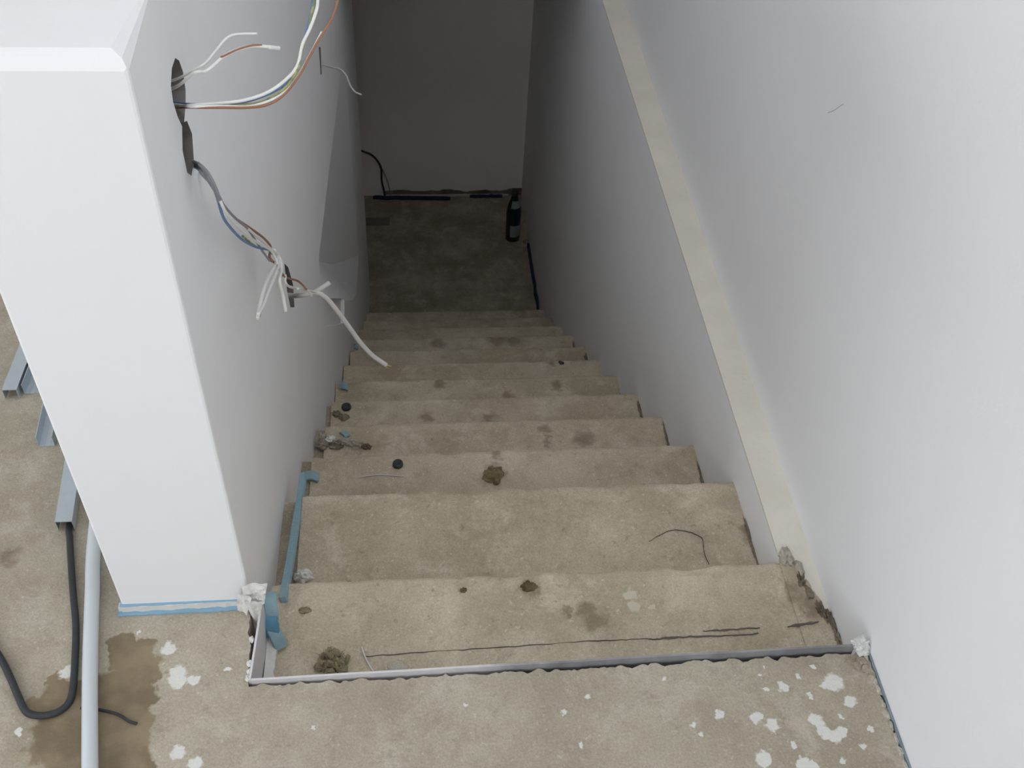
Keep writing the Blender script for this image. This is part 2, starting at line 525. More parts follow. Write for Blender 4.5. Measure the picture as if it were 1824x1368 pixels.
# landing and its walls
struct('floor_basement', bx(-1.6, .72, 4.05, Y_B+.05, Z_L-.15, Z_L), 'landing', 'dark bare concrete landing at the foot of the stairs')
wall_back = struct('wall_back', bx(-1.7, .9, Y_B, Y_B+.15, -2.6, -.2), 'basement', 'dim plastered wall behind the landing')
struct('wall_basement_left', bx(-1.75, -1.6, 3.6, Y_B+.15, -2.6, -.2), 'basement')
struct('wall_basement_near', bx(-1.75, X_PL+.05, 3.9, 4.0, -2.6, -.2), 'basement')
struct('ceiling_basement', bx(-1.75, .95, FRONT_Y, Y_B+.15, -.25, -.095), 'ceiling')
struct('wall_front', bx(LEFT_X-.1, .95, FRONT_Y+1.0, FRONT_Y+1.1, -.095, CEIL_Z), 'wall')
struct('wall_front_stairs', bx(X_PL, .95, FRONT_Y, FRONT_Y+.12, -.25, CEIL_Z), 'wall')
b = bmesh.new()
rx0, rx1, ry0, ry1 = ROOF_FILL  # ceiling left open here for the added top light
for q in ((LEFT_X-.15, rx0, REAR_Y-.15, 5.0), (rx1, .95, REAR_Y-.15, 5.0), (rx0, rx1, REAR_Y-.15, ry0), (rx0, rx1, ry1, 5.0)):
    box(b, q[0], q[1], q[2], q[3], CEIL_Z, CEIL_Z+.15)
struct('ceiling', b, 'ceiling')


def wall_with_window(name, axis, pos, thick, a0, a1, z0, z1, win):
    b = bmesh.new()
    w0, w1, wz0, wz1 = win

    def bb(p0, p1, q0, q1):
        if axis == 'y':
            box(b, p0, p1, pos-thick, pos, q0, q1)
        else:
            box(b, pos-thick, pos, p0, p1, q0, q1)
    bb(a0, w0, z0, z1)
    bb(w1, a1, z0, z1)
    bb(w0, w1, z0, wz0)
    bb(w0, w1, wz1, z1)
    return struct(name, b, 'wall')


wall_with_window('wall_rear', 'y', REAR_Y, .2, LEFT_X, .95, -.1, CEIL_Z, WIN_REAR)
wall_with_window('wall_room_left', 'x', LEFT_X, .2, REAR_Y, 5.0, -.1, CEIL_Z, WIN_LEFT)

# ------------------------------------------------------------------ stairs
NOS = [None, 1.1047] + [1.3973+.27*i for i in range(11)]        # nosing k, k = 1..12
ZT = [-.0948] + [-.2062-.1864*i for i in range(11)]             # tread k
stairs = bpy.data.objects.new('staircase', None)
COL.objects.link(stairs)
stairs['kind'] = 'structure'
stairs['label'] = 'raw concrete staircase leading down to the dark landing'


def step_mesh(x0, x1, y0, y1, z, zb, k):
    """solid step, worn uneven nosing towards +y"""
    bm = bmesh.new()
    n = 90
    prof = [(0, 0), (.35, 0), (.7, 0), (.9, 0), (.965, -.0012), (.99, -.004), (1.0, -.012), (1.0, -.05), (1.0, None)]
    rings = []
    for i in range(n+1):
        x = x0+(x1-x0)*i/n
        ring = []
        for j, (s, dz) in enumerate(prof):
            y = y0+(y1-y0)*s
            zz = zb if dz is None else z+dz
            q = Vector((x*14, y*14, k*3.7))
            if 3 <= j <= 7:
                e = noise.fractal(Vector((x*22, k*5.1, .2)), 1., 2., 4)
                chip = max(0, noise.noise(Vector((x*9, k*2.3, 4.4)))-.28)
                if j >= 4:
                    y += .004*e - (.016*chip if 4 <= j <= 6 else 0)
                    zz += .0016*noise.fractal(Vector((x*16, k*2.2, 8.)), 1., 2., 3) - (.012*chip if j < 7 else 0)
            elif dz is not None and j > 0:
                zz += .0022*noise.fractal(q, 1., 2., 4)
            ring.append(bm.verts.new((x, y, zz)))
        ring.append(bm.verts.new((x, y0, zb)))
        rings.append(ring)
    m = len(rings[0])
    for A, B in zip(rings, rings[1:]):
        for j in range(m):
            bm.faces.new((A[j], B[j], B[(j+1) % m], A[(j+1) % m]))
    bm.faces.new(rings[0])
    bm.faces.new(rings[-1][::-1])
    return bm


for k in range(0, 12):
    y0 = .858 if k == 0 else NOS[k]-.012
    y1 = NOS[k+1]
    zb = (ZT[k+1] if k < 11 else Z_L)-.03
    xl = -.2685 if k == 0 else -.246+.006*math.sin(k*2.1)-(.012 if k > 3 else 0)*(1 if k < 8 else .3)
    st = obj('step', step_mesh(xl, .6825, y0, y1, ZT[k], zb, k), 'stair', stairs)
    if 1 <= k <= 4:
        obj('gap_shade_fill', prism(bmesh.new(), [(-.285, y0), (xl+.004, y0), (xl+.004, y1-.01), (-.285, y1-.01)], zb, ZT[k]-.012), 'landing', st)  # added filler, its tone stands in for shade in the open gap
    # crumbly mortar where the step meets the right wall
    if k in (1, 2, 3, 4, 5, 7, 8):
        b = bmesh.new()
        for q in range(R.choice((2, 3, 4))):
            yy = y0+.06+(y1-y0-.08)*(q+R.random())/5
            blob(b, (.680-.003*R.random(), yy, ZT[k]), .003+.010*R.random()**1.5, .018+.026*R.random(), .002+.004*R.random(), .9, 3, k*7+q, 3.4)
        obj('mortar_fillet', b, 'mortar', st)['kind'] = 'stuff'
# extra piece of the top step that runs over to the upper wall
b = prism(bmesh.new(), [(.678, .858), (.735, .858)]+ragged(.745, .87, .742, .985, 14, .004, 1.7)+ragged(.738, .992, .705, 1.10, 16, .006, 3.9)+[(.700, 1.118), (.69, 1.112), (.678, 1.10)], -.20, -.0925)
top_end = obj('step_end', b, 'stair', stairs)
b = bmesh.new()
blob(b, (.694, 1.112, -.094), .013, .022, .012, .5, 3, 3)
blob(b, (.712, 1.085, -.094), .010, .02, .009, .5, 2, 8)
obj('mortar_lump', b, 'mortar_pale', top_end)
b = bmesh.new()
for q, (x, y) in enumerate(((.736, .978), (.742, .962), (.742, .94), (.740, .915), (.742, .89), (.726, .995), (.715, 1.03), (.709, 1.06))):
    blob(b, (x, y, -.094), .007, .016, .007, .9, 3, q+20, 3.)
obj('mortar_fillet', b, 'mortar', top_end)['kind'] = 'stuff'
# shuttering groove that crosses the top step
first = [o for o in stairs.children if o.name == 'step'][0]


def groove(pts, w, parent, name='groove', z=.0007, m='crack'):
    P = [p+Vector((0, .0016*noise.fractal(p*90, 1., 2., 4), 0)) for p in smooth_path(pts, 12)]
    b = bmesh.new()
    rows = []
    for i, p in enumerate(P):
        d = (P[min(i+1, len(P)-1)]-P[max(i-1, 0)])
        nrm = Vector((-d.y, d.x, 0)).normalized()
        ww = w*(.35+.9*abs(noise.noise(p*70))*1.3) * min(1, .2+4*i/len(P), .2+4*(len(P)-1-i)/len(P))
        rows.append([b.verts.new(p+nrm*ww+Vector((0, 0, z))), b.verts.new(p-nrm*ww+Vector((0, 0, z))), b.verts.new(p-nrm*ww*.5-Vector((0, 0, .003))), b.verts.new(p+nrm*ww*.5-Vector((0, 0, .003)))])
    for A, B in zip(rows, rows[1:]):
        for j in range(4):
            b.faces.new((A[j], A[(j+1) % 4], B[(j+1) % 4], B[j]))
    b.faces.new(rows[0])
    b.faces.new(rows[-1][::-1])
    return obj(name, b, m, parent)


zt = -.0935
groove([(-.10, .944, zt), (.0, .947, zt), (.15, .950, zt), (.30, .953, zt), (.40, .952, zt)], .0007, first)
groove([(.40, .951, zt), (.46, .952, zt), (.55, .951, zt), (.60, .953, zt)], .0026, first)
groove([(.50, .962, zt), (.55, .9625, zt), (.605, .964, zt)], .0022, first)
groove([(.655, .962, -.0905), (.69, .966, -.0905), (.715, .969, -.0905)], .003, top_end)
second = [o for o in stairs.children if o.name.startswith('step.')][0]
zt = -.205
groove([(.468, 1.243, zt), (.495, 1.258, zt), (.524, 1.268, zt), (.556, 1.262, zt), (.578, 1.246, zt), (.578, 1.225, zt), (.576, 1.205, zt), (.580, 1.18, zt)], .0009, second, 'crack')

# ------------------------------------------------------------------ metal edge profiles round the stair opening
b = bmesh.new()
n = 70
rows = []
for i in range(n+1):
    s = i/n
    x = -.270+(.716+.270)*s
    y = .852+.004*s+.0012*noise.noise(Vector((x*6, 1, 0)))
    zt_ = .009+.007*s+.0015*noise.noise(Vector((x*5, 2, 0)))
    rows.append([b.verts.new((x, y, zt_)), b.verts.new((x, y+.0035, zt_)), b.verts.new((x, y+.0035, -.094)), b.verts.new((x, y, -.094))])
for A, B in zip(rows, rows[1:]):
    for j in range(4):
        b.faces.new((A[j], A[(j+1) % 4], B[(j+1) % 4], B[j]))
b.faces.new(rows[0])
b.faces.new(rows[-1][::-1])
tag(obj('edge_profile', b, 'profile'), 'long grey metal edge strip across the top of the stairs', 'edge strip')
b = bmesh.new()
rows = []
for i in range(21):
    s = i/20
    y = .853+(1.0-.853)*s
    x = -.2705+.006*s+.0006*noise.noise(Vector((y*30, 3, 0)))
    z1 = .008-.004*s
    rows.append([b.verts.new((x-.0035, y, z1)), b.verts.new((x, y, z1)), b.verts.new((x, y, -.094)), b.verts.new((x-.0035, y, -.094))])
for A, B in zip(rows, rows[1:]):
    for j in range(4):
        b.faces.new((A[j], A[(j+1) % 4], B[(j+1) % 4], B[j]))
b.faces.new(rows[0])
b.faces.new(rows[-1][::-1])
lp = tag(obj('edge_profile', b, 'profile'), 'short pale edge strip running back from the corner to the half wall', 'edge strip')
b = bmesh.new()
for q, (x, y, z) in enumerate(((-.276, .858, .004), (-.276, .885, .002), (-.275, .872, .001), (-.277, .93, .001))):
    blob(b, (x, y, z), .004, .006, .004, .5, 2, q+50)
obj('plaster_crumb', b, 'plaster_lump', lp)['kind'] = 'stuff'
# pale mortar bead on the top step beside the short strip
b = prism(bmesh.new(), [(-.2665, .866), (-.2655, .985)]+ragged(-.250, .985, -.248, .866, 20, .004, 8.8), -.096, -.083)
obj('mortar_bead', b, 'plaster_lump', first)

# edge insulation between floor and right wall
b = prism(bmesh.new(), ragged(.7375, .30, .7395, .845, 50, .0018, 7.7)+[(.7425, .845), (.7405, .30)], -.09, .004)
es = tag(obj('insulation_strip', b, 'foam_g'), 'thin bluish insulation strip between the floor and right wall', 'insulation')
b = bmesh.new()
for q in range(26):
    y = .845-.52*(q/26)-.01*R.random()
    blob(b, (.7335+.003*R.random(), y, .0), .002+.004*R.random(), .009, .001+.003*R.random(), .8, 2, q+70)
obj('plaster_crumb', b, 'mortar_pale', es)['kind'] = 'stuff'
b = bmesh.new()
for q, (x, y) in enumerate(((.722, .835), (.727, .822), (.715, .829), (.731, .812), (.705, .833))):
    blob(b, (x, y, .0), .008, .009, .004, .7, 2, q+170)
obj('mortar_crumb', b, 'landing', es)['kind'] = 'stuff'

# ------------------------------------------------------------------ cables
def wire(name, pts, r, m, root, seg=8):
    return part(obj(name, tube(bmesh.new(), pts, r, seg), m, None, True), root)


c = thing('cable', (-.285, 1.20, .84), 'two short white wires sticking out of the upper wall hole', 'cable', None)
wire('wire', [(-.320, 1.2, .845), (-.283, 1.190, .860), (-.250, 1.170, .886), (-.240, 1.180, .889), (-.229, 1.190, .898), (-.217, 1.200, .908), (-.206, 1.210, .909), (-.182, 1.220, .905)], .0016, 'w_white', c)
wire('wire', [(-.320, 1.2, .835), (-.283, 1.180, .855), (-.250, 1.150, .891), (-.240, 1.160, .887), (-.229, 1.170, .891), (-.219, 1.180, .896), (-.202, 1.190, .900), (-.186, 1.200, .899), (-.168, 1.210, .893), (-.158, 1.220, .886)], .0021, 'w_white', c)
wire('wire_tip', [(-.168, 1.2085, .8935), (-.161, 1.217, .888), (-.1575, 1.220, .8858)], .0026, 'w_white', c)
wire('wire', [(-.222, 1.177, .8965), (-.202, 1.187, .9018), (-.186, 1.198, .9012), (-.176, 1.205, .8978)], .0012, 'w_brown', c)

c = thing('cable', (-.285, 1.19, .82), 'long loop of blue, white, green and brown wires rising from the upper hole', 'cable')
wire('wire', [(-.318, 1.22, .815), (-.282, 1.197, .823), (-.258, 1.150, .849), (-.224, 1.164, .841), (-.199, 1.177, .838), (-.172, 1.191, .841), (-.152, 1.205, .847), (-.138, 1.218, .863), (-.132, 1.232, .877), (-.126, 1.245, .893), (-.121, 1.259, .904), (-.116, 1.273, .924), (-.112, 1.286, .946), (-.112, 1.300, .969)], .0019, 'w_blue', c)
wire('wire', [(-.318, 1.22, .814), (-.282, 1.195, .822), (-.256, 1.140, .854), (-.222, 1.154, .849), (-.197, 1.167, .846), (-.171, 1.181, .849), (-.149, 1.195, .859), (-.136, 1.208, .870), (-.129, 1.222, .890), (-.118, 1.235, .907), (-.110, 1.249, .923), (-.109, 1.263, .928), (-.106, 1.276, .951), (-.100, 1.290, .980)], .0021, 'w_white', c)
wire('wire', [(-.318, 1.21, .812), (-.282, 1.194, .821), (-.256, 1.140, .853), (-.222, 1.153, .846), (-.201, 1.165, .840), (-.179, 1.178, .837), (-.155, 1.191, .846), (-.136, 1.204, .866), (-.132, 1.216, .878), (-.127, 1.229, .890), (-.121, 1.242, .900), (-.119, 1.255, .910), (-.113, 1.267, .930), (-.114, 1.280, .963)], .0017, 'w_green', c)
wire('wire', [(-.318, 1.21, .810), (-.282, 1.193, .820), (-.254, 1.130, .857), (-.221, 1.143, .849), (-.196, 1.155, .842), (-.174, 1.168, .838), (-.154, 1.181, .844), (-.134, 1.194, .863), (-.121, 1.206, .881), (-.107, 1.219, .900), (-.092, 1.232, .918), (-.083, 1.245, .937), (-.076, 1.257, .960), (-.074, 1.270, .985)], .0016, 'w_brown', c)
wire('wire', [(-.318, 1.21, .811), (-.282, 1.194, .821), (-.254, 1.130, .858), (-.221, 1.146, .849), (-.194, 1.161, .840), (-.168, 1.177, .840), (-.150, 1.193, .845), (-.134, 1.209, .859), (-.121, 1.224, .875), (-.105, 1.240, .898)], .0019, 'w_white', c)

c = thing('cable', (-.285, 1.19, .75), 'twisted bundle of wires drooping from the lower hole to the wall socket hole', 'cable')
C1 = [(-.316, 1.22, .735), (-.282, 1.196, .739), (-.262, 1.142, .769), (-.254, 1.139, .760), (-.247, 1.134, .743), (-.245, 1.139, .718), (-.242, 1.146, .694), (-.242, 1.202, .630), (-.241, 1.266, .564), (-.240, 1.341, .492), (-.239, 1.420, .419), (-.234, 1.434, .392), (-.229, 1.418, .390)]
C2 = [(-.316, 1.22, .733), (-.283, 1.198, .734), (-.266, 1.157, .755), (-.257, 1.147, .747), (-.251, 1.145, .730), (-.248, 1.143, .710), (-.247, 1.148, .686), (-.247, 1.175, .650), (-.246, 1.240, .578), (-.245, 1.332, .493), (-.242, 1.426, .414), (-.239, 1.445, .390)]
C3 = [(-.316, 1.22, .731), (-.282, 1.193, .733), (-.262, 1.139, .761), (-.259, 1.156, .736), (-.257, 1.177, .704), (-.254, 1.194, .673), (-.251, 1.243, .614), (-.250, 1.316, .541), (-.250, 1.366, .480), (-.244, 1.385, .442), (-.239, 1.405, .407)]
C4 = [(-.316, 1.22, .729), (-.288, 1.222, .711), (-.275, 1.203, .712), (-.267, 1.204, .698), (-.260, 1.207, .678), (-.256, 1.216, .651), (-.252, 1.267, .592), (-.250, 1.341, .522), (-.249, 1.439, .429), (-.247, 1.484, .375), (-.241, 1.422, .404), (-.234, 1.407, .404)]
# sleeved, grey-brown part near the hole, coloured strands after it
wire('sheath', C1[:6], .0021, 'w_grey', c)
wire('wire', C1[5:], .0021, 'w_white', c)
wire('sheath', C2[:6], .0019, 'w_grey', c)
wire('wire', C2[5:], .0021, 'w_blue', c)
wire('sheath', C3[:5], .0019, 'w_grey', c)
wire('wire', C3[4:], .0020, 'w_grey', c)
wire('sheath', C4[:7], .0017, 'w_grey', c)
wire('wire', C4[6:], .0022, 'w_brown', c)
wire('wire', [(-.250, 1.316, .541), (-.247, 1.372, .482), (-.245, 1.41, .442), (-.240, 1.44, .405), (-.236, 1.455, .385)], .0024, 'w_white', c)
wire('wire', [(-.245, 1.245, .580), (-.245, 1.30, .525), (-.246, 1.35, .478)], .0018, 'w_green', c)
wire('wire', [(-.239, 1.416, .399), (-.247, 1.515, .313), (-.254, 1.598, .230), (-.253, 1.627, .192), (-.249, 1.652, .166), (-.241, 1.718, .105), (-.228, 1.700, .107), (-.216, 1.651, .137)], .0022, 'w_brown', c)
wire('wire', [(-.238, 1.480, .366), (-.236, 1.470, .359), (-.235, 1.402, .391), (-.234, 1.310, .436), (-.233, 1.252, .457), (-.232, 1.188, .471)], .0030, 'w_white', c)
wire('wire', [(-.238, 1.481, .367), (-.233, 1.472, .352), (-.230, 1.372, .396), (-.228, 1.297, .434), (-.227, 1.222, .466), (-.227, 1.172, .493)], .0028, 'w_white', c)
wire('wire', [(-.236, 1.30, .432), (-.233, 1.25, .452), (-.231, 1.20, .463)], .0014, 'w_green', c)
wire('wire', [(-.238, 1.461, .386), (-.235, 1.489, .347), (-.232, 1.472, .334), (-.230, 1.422, .350), (-.227, 1.418, .320), (-.224, 1.405, .293)], .0032, 'w_white', c)

c = thing('cable', (-.274, 1.82, -.01), 'thick grey sheathed cable hanging out from the wall over the stairs', 'cable')
sh = wire('sheath', [(-.315, 1.84, -.03), (-.273, 1.83, -.03), (-.244, 1.800, -.004), (-.216, 1.800, .003), (-.195, 1.800, -.012), (-.173, 1.800, -.051), (-.151, 1.800, -.097), (-.128, 1.800, -.147), (-.104, 1.800, -.188), (-.079, 1.800, -.216), (-.069, 1.800, -.226)], .0056, 'w_sheath', c, 10)
obj('wire_tip', tube(bmesh.new(), [(-.074, 1.800, -.222), (-.057, 1.800, -.232)], .0018, 8), 'copper', sh, True)
obj('wire_tip', tube(bmesh.new(), [(-.074, 1.797, -.222), (-.064, 1.797, -.235)], .0014, 8), 'copper', sh, True)
wire('stub', [(-.238, 1.800, -.003), (-.218, 1.813, -.006), (-.202, 1.827, -.005), (-.188, 1.840, -.003)], .0056, 'w_sheath', c, 10)
wire('wire', [(-.300, 1.83, .02), (-.256, 1.659, .169), (-.252, 1.625, .180), (-.248, 1.640, .155), (-.239, 1.692, .106), (-.226, 1.749, .052), (-.214, 1.800, .005)], .0026, 'w_white', c)
wire('wire', [(-.231, 1.634, .154), (-.223, 1.705, .090), (-.215, 1.722, .060)], .0026, 'w_white', c)

c = thing('cable', (-.259, 2.91, -.03), 'single thin pale wire curling from the far slit in the left wall', 'cable')
wire('wire', [(-.28, 2.93, -.045), (-.258, 2.94, -.06), (-.236, 3.050, -.129), (-.212, 3.040, -.129), (-.193, 3.030, -.146), (-.184, 3.020, -.170), (-.169, 3.010, -.190), (-.148, 3.000, -.196)], .0028, 'w_sheath', c)

c = thing('cable', (-.16, 5.33, Z_L), 'dark cable hanging down the dim wall behind the landing', 'cable')
wire('wire', [(-.42, 5.345, -1.86), (-.302, 5.330, -1.887), (-.270, 5.330, -1.899), (-.225, 5.330, -1.922), (-.194, 5.330, -1.961), (-.173, 5.330, -2.016), (-.173, 5.330, -2.103), (-.162, 5.330, -2.176), (-.158, 5.330, -2.223)], .006, 'rubber', c)
wire('wire', [(-.173, 5.335, -2.011), (-.152, 5.335, -2.067), (-.134, 5.335, -2.131), (-.123, 5.335, -2.213)], .0035, 'w_grey', c)

# ------------------------------------------------------------------ things on the floor at the left
def channel(name, x, y0, y1, wd, ht, up, skew, label, th=.0012, hems=True):
    """U channel lying along y; up=True: open side up, else web on top"""
    root = thing(name, (x, y0, 0), label, 'metal profile', 'metal profiles behind the half wall')
    def bar(nm, xa, xb, za, zb):
        b_ = bmesh.new()
        v = []
        for (yy) in (y0, y1):
            dx = skew*(yy-y0)
            v.append([b_.verts.new(p) for p in ((xa+dx, yy, za), (xb+dx, yy, za), (xb+dx, yy, zb), (xa+dx, yy, zb))])
        A, B = v
        b_.faces.new(A)
        b_.faces.new(B[::-1])
        for j in range(4):
            b_.faces.new((A[j], B[j], B[(j+1) % 4], A[(j+1) % 4]))
        return part(obj(nm, b_, 'galv'), root)
    zw = .0005 if up else ht-th
    bar('web', x, x+wd, zw, zw+th)
    bar('flange', x, x+th, .0005+th, ht-th)
    bar('flange', x+wd-th, x+wd, .0005+th, ht-th)
    if hems:
        for s in (.33, .66):
            xx = x+wd*s
            bar('rib', xx-.0012, xx+.0012, zw+(th if up else th), zw+th+.0008)
    return root


channel('metal_channel', -.803, 1.494, 2.6, .028, .027, False, .02, 'steel channel lying upside down, farthest left behind the half wall', hems=False)
channel('metal_channel', -.770, 1.508, 2.6, .028, .027, True, .02, 'steel channel lying open side up, next to the farthest left one')
channel('metal_channel', -.711, 1.367, 1.66, .030, .027, True, -.07, 'middle steel channel lying open side up with a shiny cut end')
channel('metal_channel', -.632, 1.166, 2.0, .029, .027, False, -.09, 'nearest steel channel lying upside down over the black hose', hems=False)

b = bmesh.new()
pp = [(-.63, 1.95, .013), (-.597, 1.50, .013), (-.564, 1.152, .013), (-.544, 1.022, .013), (-.519, .876, .013), (-.489, .721, .013), (-.455, .55, .013), (-.40, .30, .013)]
tube(b, pp, .0118, 20, 6, False)
tube(b, [(x, y, z) for x, y, z in pp], .0100, 20, 6, False)
tag(obj('conduit_pipe', b, 'pvc', None, True), 'straight light grey plastic conduit pipe lying on the floor', 'pipe')
b = tube(bmesh.new(), [(-.628, 1.36, .007), (-.621, 1.28, .007), (-.614, 1.175, .006), (-.607, 1.144, .006), (-.595, 1.096, .006), (-.577, 1.027, .006), (-.562, .973, .006), (-.552, .921, .006), (-.543, .861, .006), (-.543, .833, .006), (-.556, .817, .006), (-.579, .812, .006), (-.603, .819, .006), (-.623, .848, .006), (-.643, .881, .006), (-.666, .915, .006), (-.704, .959, .006), (-.80, 1.03, .006)], .0056, 12)
tag(obj('rubber_hose', b, 'rubber', None, True), 'black rubber hose looping across the floor at far left', 'hose')
b = tube(bmesh.new(), [(-.525, .823, .003), (-.505, .820, .003), (-.486, .816, .003), (-.465, .808, .003), (-.449, .797, .003), (-.436, .792, .003)], .0022, 8)
tag(obj('wire_offcut', b, 'rubber', None, True), 'short dark wire offcut on the wet brown patch', 'wire')

# ------------------------------------------------------------------ paper, film and foam
def sheet(name, corners, nu, nv, amp, freq, th, m, seed):
    """crumpled sheet between four corners (a, b, c, d going round)"""
    a, b_, c_, d_ = [Vector(p) for p in corners]
    nrm = (b_-a).cross(d_-a).normalized()
    bm = bmesh.new()
    top, bot = [], []
    for i in range(nu+1):
        rt, rb = [], []
        for j in range(nv+1):
            s, t_ = i/nu, j/nv
            p = (a*(1-s)+b_*s)*(1-t_)+(d_*(1-s)+c_*s)*t_
            q = Vector((s*freq, t_*freq, seed))
            h = amp*(noise.noise(q)+abs(noise.noise(q*1.9+Vector((3, 1, 2))))-.3)
            e = .3*amp*noise.noise(q*2+Vector((7, 7, 7)))
            p = p+nrm*h+(b_-a).normalized()*e+(d_-a).normalized()*e
            rt.append(bm.verts.new(p))
            rb.append(bm.verts.new(p-nrm*th))
        top.append(rt)
        bot.append(rb)
    for i in range(nu):
        for j in range(nv):
            bm.faces.new((top[i][j], top[i+1][j], top[i+1][j+1], top[i][j+1]))
            bm.faces.new((bot[i][j], bot[i][j+1], bot[i+1][j+1], bot[i+1][j]))
    for i in range(nu):
        bm.faces.new((top[i][0], bot[i][0], bot[i+1][0], top[i+1][0]))
        bm.faces.new((top[i][nv], top[i+1][nv], bot[i+1][nv], bot[i][nv]))
    for j in range(nv):
        bm.faces.new((top[0][j], top[0][j+1], bot[0][j+1], bot[0][j]))
        bm.faces.new((top[nu][j], bot[nu][j], bot[nu][j+1], top[nu][j+1]))
    return bm


root = thing('paper_scrap', (-.277, .985, .0), 'crumpled white paper scrap stuck on the foot of the half wall corner', 'paper')
part(obj('fold', sheet('fold', [(-.288, .982, .078), (-.247, .987, .080), (-.256, .978, .035), (-.284, .972, .028)], 10, 8, .0045, 2.2, .0006, 'paper', 1.3), 'paper'), root)
part(obj('fold', sheet('fold', [(-.297, .982, .058), (-.272, .970, .062), (-.288, .978, .002), (-.304, .984, .006)], 8, 10, .004, 2.0, .0006, 'paper', 4.3), 'paper'), root)
part(obj('fold', sheet('fold', [(-.287, .972, .052), (-.258, .976, .042), (-.268, .976, -.002), (-.278, .977, -.022)], 8, 10, .004, 2.0, .0006, 'paper', 7.9), 'paper'), root)

root = thing('film_scrap', (.735, .86, 0), 'crumpled milky film scrap at the right end of the edge strip', 'plastic film')
part(obj('fold', sheet('fold', [(.708, .864, .022), (.728, .868, .036), (.746, .858, .006), (.720, .846, .0)], 9, 9, .006, 2.4, .0008, 'plastic', 2.1), 'plastic'), root)
part(obj('fold', sheet('fold', [(.716, .852, .012), (.738, .862, .022), (.744, .848, .002), (.722, .842, .001)], 8, 8, .005, 2.4, .0008, 'plastic', 5.1), 'plastic'), root)


def strip(pts, width_dir, w_, th, n=6, seed=0., taper=None):
    """band swept along pts; width along width_dir"""
    P = smooth_path(pts, n)
    wd = Vector(width_dir).normalized()
    bm = bmesh.new()
    rows = []
    for i, p in enumerate(P):
        d = (P[min(i+1, len(P)-1)]-P[max(i-1, 0)]).normalized()
        nr = d.cross(wd).normalized()
        k = 1+.12*noise.noise(Vector((i*.4, seed, 1)))
        if i in (0, len(P)-1):
            k *= .75
        a_ = wd*(w_*.5*k)
        rows.append([bm.verts.new(p+a_*f1+nr*(th*.5*f2)) for f1, f2 in ((-1, -.6), (-.85, -1), (.85, -1), (1, -.6), (1, .6), (.85, 1), (-.85, 1), (-1, .6))])
    m = 8
    for A, B in zip(rows, rows[1:]):
        for j in range(m):
            bm.faces.new((A[j], A[(j+1) % m], B[(j+1) % m], B[j]))
    bm.faces.new(rows[0])
    bm.faces.new(rows[-1][::-1])
    return bm


FO = [(-.2465, 1.474, -.232), (-.247, 1.415, -.226), (-.248, 1.315, -.196), (-.2475, 1.223, -.165), (-.2455, 1.127, -.118), (-.2450, 1.090, -.098), (-.2440, 1.062, -.088)]
tag(obj('foam_strip', strip(FO, (1, .15, .25), .014, .013), 'foam'), 'long pale blue foam strip wedged between the half wall and the upper steps', 'foam strip')
root = thing('foam_scrap', (-.25, .98, -.09), 'bent blue foam scrap hanging over the corner of the top step', 'foam')
part(obj('fold', strip([(-.258, 1.036, -.026), (-.257, 1.020, -.022), (-.255, 1.006, -.030), (-.255, .998, -.046), (-.257, .994, -.056)], (1, .1, 0), .022, .007, 6, 2.), 'foam'), root)
part(obj('fold', strip([(-.258, 1.000, -.042), (-.256, .992, -.046), (-.254, .984, -.060), (-.255, .980, -.072)], (1, .15, 0), .023, .009, 6, 4.), 'foam_d'), root)
part(obj('fold', strip([(-.258, .992, -.056), (-.253, .984, -.062), (-.246, .974, -.074), (-.241, .966, -.088)], (1, .55, 0), .022, .009, 6, 6.), 'foam'), root)

# ------------------------------------------------------------------ litter on the steps
Z = lambda k: ZT[k]


def clump(name, c_, rx, ry, rz, m, label, cat='dirt clump', n=1, seed=0, rough=.5, group=None, sub=3):
    b_ = bmesh.new()
    blob(b_, c_, rx, ry, rz, rough, sub, seed, 2.6)
    rr = random.Random(seed)
    for q in range(n-1):
        a = rr.random()*6.28
        d = .5+.6*rr.random()
        blob(b_, (c_[0]+rx*d*math.cos(a), c_[1]+ry*d*math.sin(a), c_[2]), rx*.35, ry*.35, rz*(.5+.7*rr.random()), .6, 2, seed+q+1)
    return tag(obj(name, b_, m), label, cat, group)


# fibrous tuft by the edge strip
b = bmesh.new()
rr = random.Random(3)
for q in range(34):
    a, d = rr.random()*6.28, .026*math.sqrt(rr.random())
    blob(b, (-.153+d*math.cos(a), .937+d*math.sin(a)*.9, Z(0)+.002+.010*rr.random()), .004+.005*rr.random(), .004+.005*rr.random(), .005+.006*rr.random(), .8, 1, q)
tuft = tag(obj('fibre_tuft', b, 'moss'), 'olive brown fibrous dirt tuft on the top step by the edge strip', 'dirt clump')
b = bmesh.new()
for q in range(70):
    a, d = rr.random()*6.28, .022*math.sqrt(rr.random())
    x, y, z = -.153+d*math.cos(a), .937+d*math.sin(a), Z(0)+.006+.008*rr.random()
    a2 = rr.random()*6.28
    l_ = .006+.008*rr.random()
    tube(b, [(x, y, z), (x+l_*.5*math.cos(a2), y+l_*.5*math.sin(a2), z+.004), (x+l_*math.cos(a2), y+l_*math.sin(a2), z-.001+.005*rr.random())], .0005, 4, 2)
fb = obj('fibres', b, 'moss', tuft)
fb['kind'] = 'stuff'

